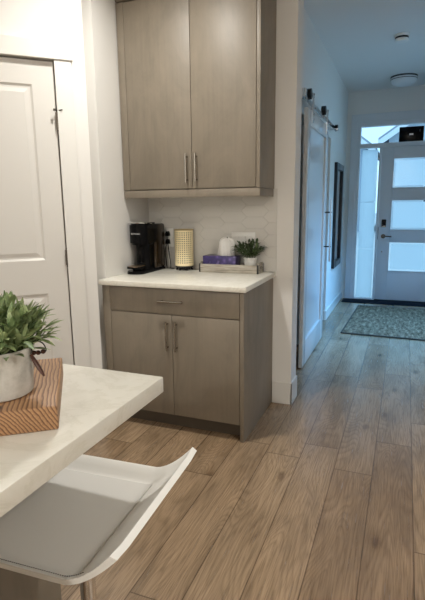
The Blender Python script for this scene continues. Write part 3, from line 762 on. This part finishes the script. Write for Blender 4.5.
# shaker slab: stiles, rails and one recessed panel
st_w = .115; pz0, pz1 = .225, 1.95
box(bm, BX - .032, BX, BY0, BY0 + st_w, BZ0, BZ1, .0015); box(bm, BX - .032, BX, BY1 - st_w - .02, BY1, BZ0, BZ1, .0015)
box(bm, BX - .032, BX, BY0 + st_w, BY1 - st_w - .02, BZ0, pz0, .0015); box(bm, BX - .032, BX, BY0 + st_w, BY1 - st_w - .02, pz1, BZ1, .0015)
box(bm, BX - .028, BX - .017, BY0 + st_w - .005, BY1 - st_w - .015, pz0 - .005, pz1 + .005)
d2 = struct('door_2', bm, M['white_door'], 'white one-panel sliding barn door hanging along the left hall wall', 'door', sm=True)
bm = bmesh.new(); yb = BY1 - .075
tube(bm, [(BX + .055, yb, .80), (BX + .055, yb, 1.40)], .009, 12)
hb = obj('pull_bar', bm, M['chrome'], d2, label='long chrome pull bar')
for z in (.945, 1.272):
    obj('standoff', T([(BX, yb, z), (BX + .066, yb, z)], .0065, 10), M['black_metal'], hb)
for y_ in (BY0 + .20, BY1 - .10):
    hg = obj('strap_hanger', B(BX - .004, BX + .004, y_ - .022, y_ + .022, BZ1 - .085, 2.20, .002), M['chrome'], d2, label='polished strap hanger')
    obj('roller', T([(.012, y_, 2.197), (.050, y_, 2.197)], .040, 24), M['black_metal'], hg)
    for z in (BZ1 - .06, BZ1 - .025, 2.193):
        obj('bolt', T([(BX + .004, y_, z), (BX + .010, y_, z)], .009, 6), M['chrome'], hg, sm=False)
rl = thing('barn_door_rail', 'flat metal sliding rail above the barn door with a stop at its end', 'rail', (.03, 2.25, 2.12))
obj('rail_bar', B(.027, .034, 1.30, 3.16, 2.122, 2.162, .001), M['chrome'], rl)
for y_ in (1.40, 1.85, 2.30, 2.75, 3.10):
    obj('standoff', T([(XH, y_, 2.142), (.040, y_, 2.142)], .010, 10), M['chrome'], rl)
for y_ in (1.335, 3.14):
    es = obj('end_stop', B(.020, .056, y_ - .022, y_ + .022, 2.13, 2.192, .006), M['chrome'], rl)
    obj('bumper', B(.022, .054, y_ + (.022 if y_ < 2 else -.034), y_ + (.034 if y_ < 2 else -.022), 2.15, 2.185, .003), M['black_metal'], es)

# tall frame on the hall wall
FY0, FY1, FZ0, FZ1 = 3.56, 4.20, .57, 1.835
pf = thing('picture_frame', 'tall narrow black frame hanging on the left hall wall past the barn door', 'picture frame', (XH, (FY0 + FY1) / 2, FZ0))
bm = bmesh.new(); fw_ = .075
box(bm, XH, XH + .035, FY0, FY0 + fw_, FZ0, FZ1, .002); box(bm, XH, XH + .035, FY1 - fw_, FY1, FZ0, FZ1, .002)
box(bm, XH, XH + .035, FY0 + fw_, FY1 - fw_, FZ0, FZ0 + fw_, .002); box(bm, XH, XH + .035, FY0 + fw_, FY1 - fw_, FZ1 - fw_, FZ1, .002)
obj('frame', bm, M['frame_black'], pf)
obj('glazing', B(XH + .004, XH + .014, FY0 + fw_ - .004, FY1 - fw_ + .004, FZ0 + fw_ - .004, FZ1 - fw_ + .004), M['art'], pf)

# ------------------------------------------------------------------ front entry
bm = bmesh.new(); y0, y1 = YF - .012, YF + .11
for a in ((.06, .158, 2.46), (.413, .438, 2.10), (1.352, 1.42, 2.46)):
    box(bm, a[0], a[1], y0, y1, 0, a[2], .002)
for a in ((.158, 1.352, 2.372, 2.46), (.158, 1.352, 2.092, 2.146)):
    box(bm, a[0], a[1], y0 + .003, y1, a[2], a[3], .002)
box(bm, .158, .413, y0 + .003, y1, 0, .022)
struct('trim_2', bm, M['front_door'], 'white jambs and mullions of the front entry unit', 'trim')
bm = bmesh.new(); box(bm, .03, .115, YF - .022, YF, 0, 2.53, .002); box(bm, 1.40, 1.49, YF - .022, YF, 0, 2.44, .002); box(bm, .115, 1.40, YF - .022, YF, 2.425, 2.53, .002)
struct('trim_3', bm, M['front_door'], 'flat casing framing the whole front entry', 'trim')
struct('trim_4', B(.44, 1.352, YF + .0, YF + .115, 0, .012), M['black_metal'], 'dark metal threshold under the front door', 'trim')
FD = (.442, 1.350, .014, 2.088)
bm = bmesh.new(); yd0, yd1 = YF + .012, YF + .056
panes = [(.597, 1.195, 1.555, 1.945), (.597, 1.195, .993, 1.395), (.597, 1.195, .425, .827)]
box(bm, FD[0], panes[0][0], yd0, yd1, FD[2], FD[3], .0015); box(bm, panes[0][1], FD[1], yd0, yd1, FD[2], FD[3], .0015)
zz0 = [FD[2], .827, 1.395, 1.945]; zz1 = [.425, .993, 1.555, FD[3]]
for a, b_ in zip(zz0, zz1): box(bm, panes[0][0], panes[0][1], yd0, yd1, a, b_, .0015)
d3 = struct('door_3', bm, M['front_door'], 'white front door with three frosted panes at the end of the hall', 'door', sm=True)
def film(x0, x1, z0, z1, y, inset, rng):
    """privacy film with a slightly uneven clear border"""
    bm = bmesh.new(); box(bm, x0 + inset, x1 - inset, y, y + .0012, z0 + inset, z1 - inset)
    return bm
rg_ = random.Random(2)
for (a, b_, c, d) in panes:
    bm = bmesh.new(); w_ = .012
    for e in ((a - w_, a + .006, c - w_, d + w_), (b_ - .006, b_ + w_, c - w_, d + w_), (a, b_, c - w_, c + .006), (a, b_, d - .006, d + w_)): box(bm, e[0], e[1], yd0 - .006, yd0 + .001, e[2], e[3], .002)
    obj('pane_bead', bm, M['front_door'], d3)
    p = obj('pane', B(a, b_, yd0 + .018, yd0 + .023, c, d), M['glass'], d3)
    obj('privacy_film', film(a, b_, c, d, yd0 + .0245, .028, rg_), M['film'], p)
kp = obj('keypad_lock', B(.487, .545, yd0 - .022, yd0, 1.050, 1.135, .006), M['black_plastic'], d3, label='black keypad deadbolt')
obj('keypad_trim', B(.486, .546, yd0 - .014, yd0, 1.030, 1.049, .004), M['nickel'], kp)
bm = bmesh.new(); tube(bm, [(.515, yd0, .905), (.515, yd0 - .014, .905)], .030, 24); tube(bm, [(.515, yd0 - .012, .905), (.515, yd0 - .05, .905)], .010, 12)
tube(bm, arc([(.515, yd0 - .048, .905), (.56, yd0 - .052, .906), (.625, yd0 - .048, .903)]), .009, 10)
obj('lever_handle', bm, M['aged'], d3, label='dark nickel lever handle')
obj('strike_screw', T([(.508, yd0, .69), (.508, yd0 - .004, .69)], .010, 12), M['nickel'], d3)
obj('latch_plate', B(.441, .447, yd0 - .003, yd0 + .03, .86, 1.03), M['black_metal'], d3)

w1 = struct('window_1', B(.158, .413, YF + .04, YF + .045, .022, 2.092), M['glass'], 'narrow frosted sidelight left of the front door', 'window')
for (c, d) in ((.03, .72), (.725, 1.37), (1.375, 2.07)):
    obj('privacy_film', B(.186, .391, YF + .047, YF + .0482, c, d), M['film'], w1)
w2 = struct('window_2', B(.158, 1.352, YF + .04, YF + .045, 2.146, 2.372), M['glass'], 'clear transom window above the front door', 'window')
w3 = struct('added_window', B(XR + .05, XR + .055, 2.0, 3.8, .9, 2.5), M['glass'], 'added unseen side window in the right hall wall for the fill light', 'window')  # made-up pane in front of the added hall fill light

bx = thing('black_box', 'black box with a small grey emblem on the ledge above the front door', 'box', (.80, YF + .02, 2.146))
obj('box_body', B(.645, .945, YF - .008, YF + .036, 2.147, 2.333, .004), M['black_plastic'], bx)
bm = bmesh.new(); box(bm, .772, .818, YF - .0095, YF - .0075, 2.226, 2.246)
obj('emblem', bm, M['silver'], bx, sm=False)
obj('indicator', B(.893, .900, YF - .0095, YF - .0075, 2.265, 2.295), plain('grey_mark', (.12, .13, .15), .5), bx, sm=False)

# doormat and rug
dm = obj('floor_strip', B(.02, 1.42, 4.375, 4.64, .0005, .010, .003), M['strip_dark']); tag(dm, 'thin dark strip on the floor against the threshold of the front door', 'floor_strip')  # thin dark slab across the floor before the threshold
bm = bmesh.new(); box(bm, .25, 1.45, 2.655, 4.17, .0005, .012, .004, 2)
bmesh.ops.rotate(bm, cent=(.25, 3.4, 0), matrix=Matrix.Rotation(-.03, 3, 'Z'), verts=bm.verts)
rug = thing('area_rug', 'grey-brown woven rug lying on the hall floor before the front door', 'rug', (.85, 3.41, 0))
obj('weave', bm, M['rug'], rug)
bm = bmesh.new(); R_ = Matrix.Rotation(-.03, 3, 'Z')
def rp(x, y): v = R_ @ Vector((x - .25, y - 3.4, 0)); return (v.x + .25, v.y + 3.4, .008)
q = [rp(.25, 2.655), rp(1.45, 2.655), rp(1.45, 4.17), rp(.25, 4.17)]
for a, b_ in zip(q, q[1:] + q[:1]): tube(bm, [a, b_], .0075, 8)
obj('bound_edge', bm, plain('rug_binding', (.05, .042, .034), .9), rug)

# ceiling fittings
sd = thing('smoke_detector', 'small round white smoke detector on the hall ceiling', 'smoke detector', (.664, 2.545, ZC - .064))
bm = bmesh.new(); lathe(bm, [(.066, 0), (.066, -.014), (.060, -.018)][::-1], 0, 0, 36); bmesh.ops.translate(bm, vec=(0, 0, .064), verts=bm.verts); obj('mounting_ring', bm, M['smoke_white'], sd, local=True)
bm = bmesh.new(); lathe(bm, [(.040, .004), (.052, .008), (.058, .018), (.058, .047)], 0, 0, 36); obj('cover', bm, M['smoke_white'], sd, local=True)
bm = bmesh.new(); lathe(bm, [(.058, .030), (.0592, .031), (.0592, .043), (.058, .045)], 0, 0, 36); obj('vent_slot', bm, M['oil_rubbed'], sd, local=True)
cl = thing('ceiling_light', 'round flush ceiling light with dark ring and unlit glass dish', 'ceiling light', (.675, 4.10, ZC - .11))
bm = bmesh.new(); lathe(bm, [(.13, .094), (.150, .094), (.153, .098), (.153, .11)], 0, 0, 44); obj('base_ring', bm, M['oil_rubbed'], cl, local=True)
bm = bmesh.new(); lathe(bm, [(.004, .0), (.05, .004), (.10, .016), (.133, .036), (.147, .066), (.148, .094)], 0, 0, 44); obj('glass_dish', bm, M['shade_glass'], cl, local=True)
bm = bmesh.new(); lathe(bm, [(.148, .072), (.1505, .073), (.1505, .078), (.148, .079)], 0, 0, 44); obj('dish_band', bm, M['oil_rubbed'], cl, local=True)

# ------------------------------------------------------------------ outside
struct('ground', B(-40, 40, YF + .12, 80, -.25, -.12), M['snow'], 'pale ground outside the front door', 'ground')
def house(x0, x1, y0, eave, peak, wallm, label, depth=9):
    h = thing('house', label, 'house', ((x0 + x1) / 2, y0 + depth / 2, -.12), group='houses across the street')
    xm = (x0 + x1) / 2
    bm = bmesh.new(); prism(bm, [(x0, -.12), (x1, -.12), (x1, eave), (xm, peak), (x0, eave)], 'y', y0, y0 + depth); obj('walls', bm, wallm, h, sm=False)
    sl = (peak - eave) / (xm - x0); o = .5
    bm = bmesh.new()
    prism(bm, [(x0 - o, eave - sl * o + .02), (xm, peak + .02), (x1 + o, eave - sl * o + .02), (x1 + o, eave - sl * o + .22), (xm, peak + .24), (x0 - o, eave - sl * o + .22)], 'y', y0 - .5, y0 + depth + .5)
    obj('roof', bm, M['roofing'], h, sm=False)
    bm = bmesh.new()
    prism(bm, [(x0 - o, eave - sl * o - .2), (xm, peak - .2), (x1 + o, eave - sl * o - .2), (x1 + o, eave - sl * o + .1), (xm, peak + .1), (x0 - o, eave - sl * o + .1)], 'y', y0 - .56, y0 - .5)
    obj('fascia', bm, M['ext_trim'], h, sm=False)
    for (wx, wz) in ((xm - 1.5, eave - 1.5), (xm + .4, eave - 1.5), (xm - 1.5, .9), (xm + .4, .9)):
        f_ = obj('window', B(wx - .06, wx + 1.16, y0 - .05, y0 + .02, wz - .06, wz + 1.36), M['ext_trim'], h)
        obj('pane', B(wx, wx + 1.1, y0 - .08, y0 - .04, wz, wz + 1.3), M['ext_glass'], f_)
house(-8.2, -1.35, 25., 4.4, 7.1, M['siding'], 'blue-grey house seen through the left end of the transom')
house(-.25, 6.4, 25., 4.75, 7.0, M['siding2'], 'pale grey gabled house seen through the transom behind the black box')

# ------------------------------------------------------------------ light
w = bpy.data.worlds.new('overcast_sky'); sc.world = w; w.use_nodes = True
bg = w.node_tree.nodes['Background']; bg.inputs[0].default_value = (.45, .74, 1, 1); bg.inputs[1].default_value = 1.8
def area(name, loc, direction, size, col, power, size_y=None, spread=PI):
    l = bpy.data.lights.new(name, 'AREA'); l.energy = power; l.color = col; l.size = size; l.spread = spread
    if size_y: l.shape = 'RECTANGLE'; l.size_y = size_y
    else: l.shape = 'DISK'
    o = bpy.data.objects.new(name, l); C.objects.link(o); o.location = loc
    o.rotation_euler = Vector(direction).to_track_quat('-Z', 'Y').to_euler(); return o
WARM = (1., .98, .925)
for x, y, p, sp in [(-.42, -.46, 22, 2.6), (-.9, -4.6, 10, PI), (.2, -5.1, 80, PI), (2.7, -2.3, 46, PI)]:  # assumed lamps out of view, set out for the kitchen's brightness
    area('assumed_downlight', (x, y, ZC - .012), (0, 0, -1), .13, WARM, p, spread=sp)
FILL_BLUE = (.17, .50, 1.)
area('added_hall_fill', (XR + .16, 2.8, 2.0), (-.38, 0, -1.), 2.0, FILL_BLUE, 80, 1.2, spread=1.65)  # added fill light, no window known here; brightens the hall floor
po = area('door_daylight_portal', (.78, YF + .2, 1.25), (0, -1, 0), 1.2, (1, 1, 1), 1, 2.4); po.data.cycles.is_portal = True

# ------------------------------------------------------------------ camera
cam = bpy.data.cameras.new('camera'); co = bpy.data.objects.new('camera', cam); C.objects.link(co)
yaw, pit, rol = .3787680, .1926144, -.0120963
fw = Vector((-math.sin(yaw) * math.cos(pit), math.cos(yaw) * math.cos(pit), -math.sin(pit)))
rt = Vector((math.cos(yaw), math.sin(yaw), 0)); up = rt.cross(fw)
rt2 = rt * math.cos(rol) + up * math.sin(rol); up2 = -rt * math.sin(rol) + up * math.cos(rol)
mat = Matrix((( rt2.x, up2.x, -fw.x), (rt2.y, up2.y, -fw.y), (rt2.z, up2.z, -fw.z))).to_4x4()
mat.translation = Vector((.793919, -2.454605, 1.344834)); co.matrix_world = mat
cam.sensor_fit = 'VERTICAL'; cam.sensor_height = 36; cam.lens = 482.105 * 36 / 600; cam.clip_start = .02
sc.camera = co
sc.view_settings.view_transform = 'Standard'; sc.view_settings.look = 'None'; sc.view_settings.gamma = 1; sc.view_settings.use_curve_mapping = False
sc.view_settings.exposure = 0.
sc.cycles.use_denoising = True; sc.cycles.max_bounces = 10; sc.cycles.diffuse_bounces = 6; sc.cycles.transparent_max_bounces = 12; sc.cycles.sample_clamp_indirect = 6
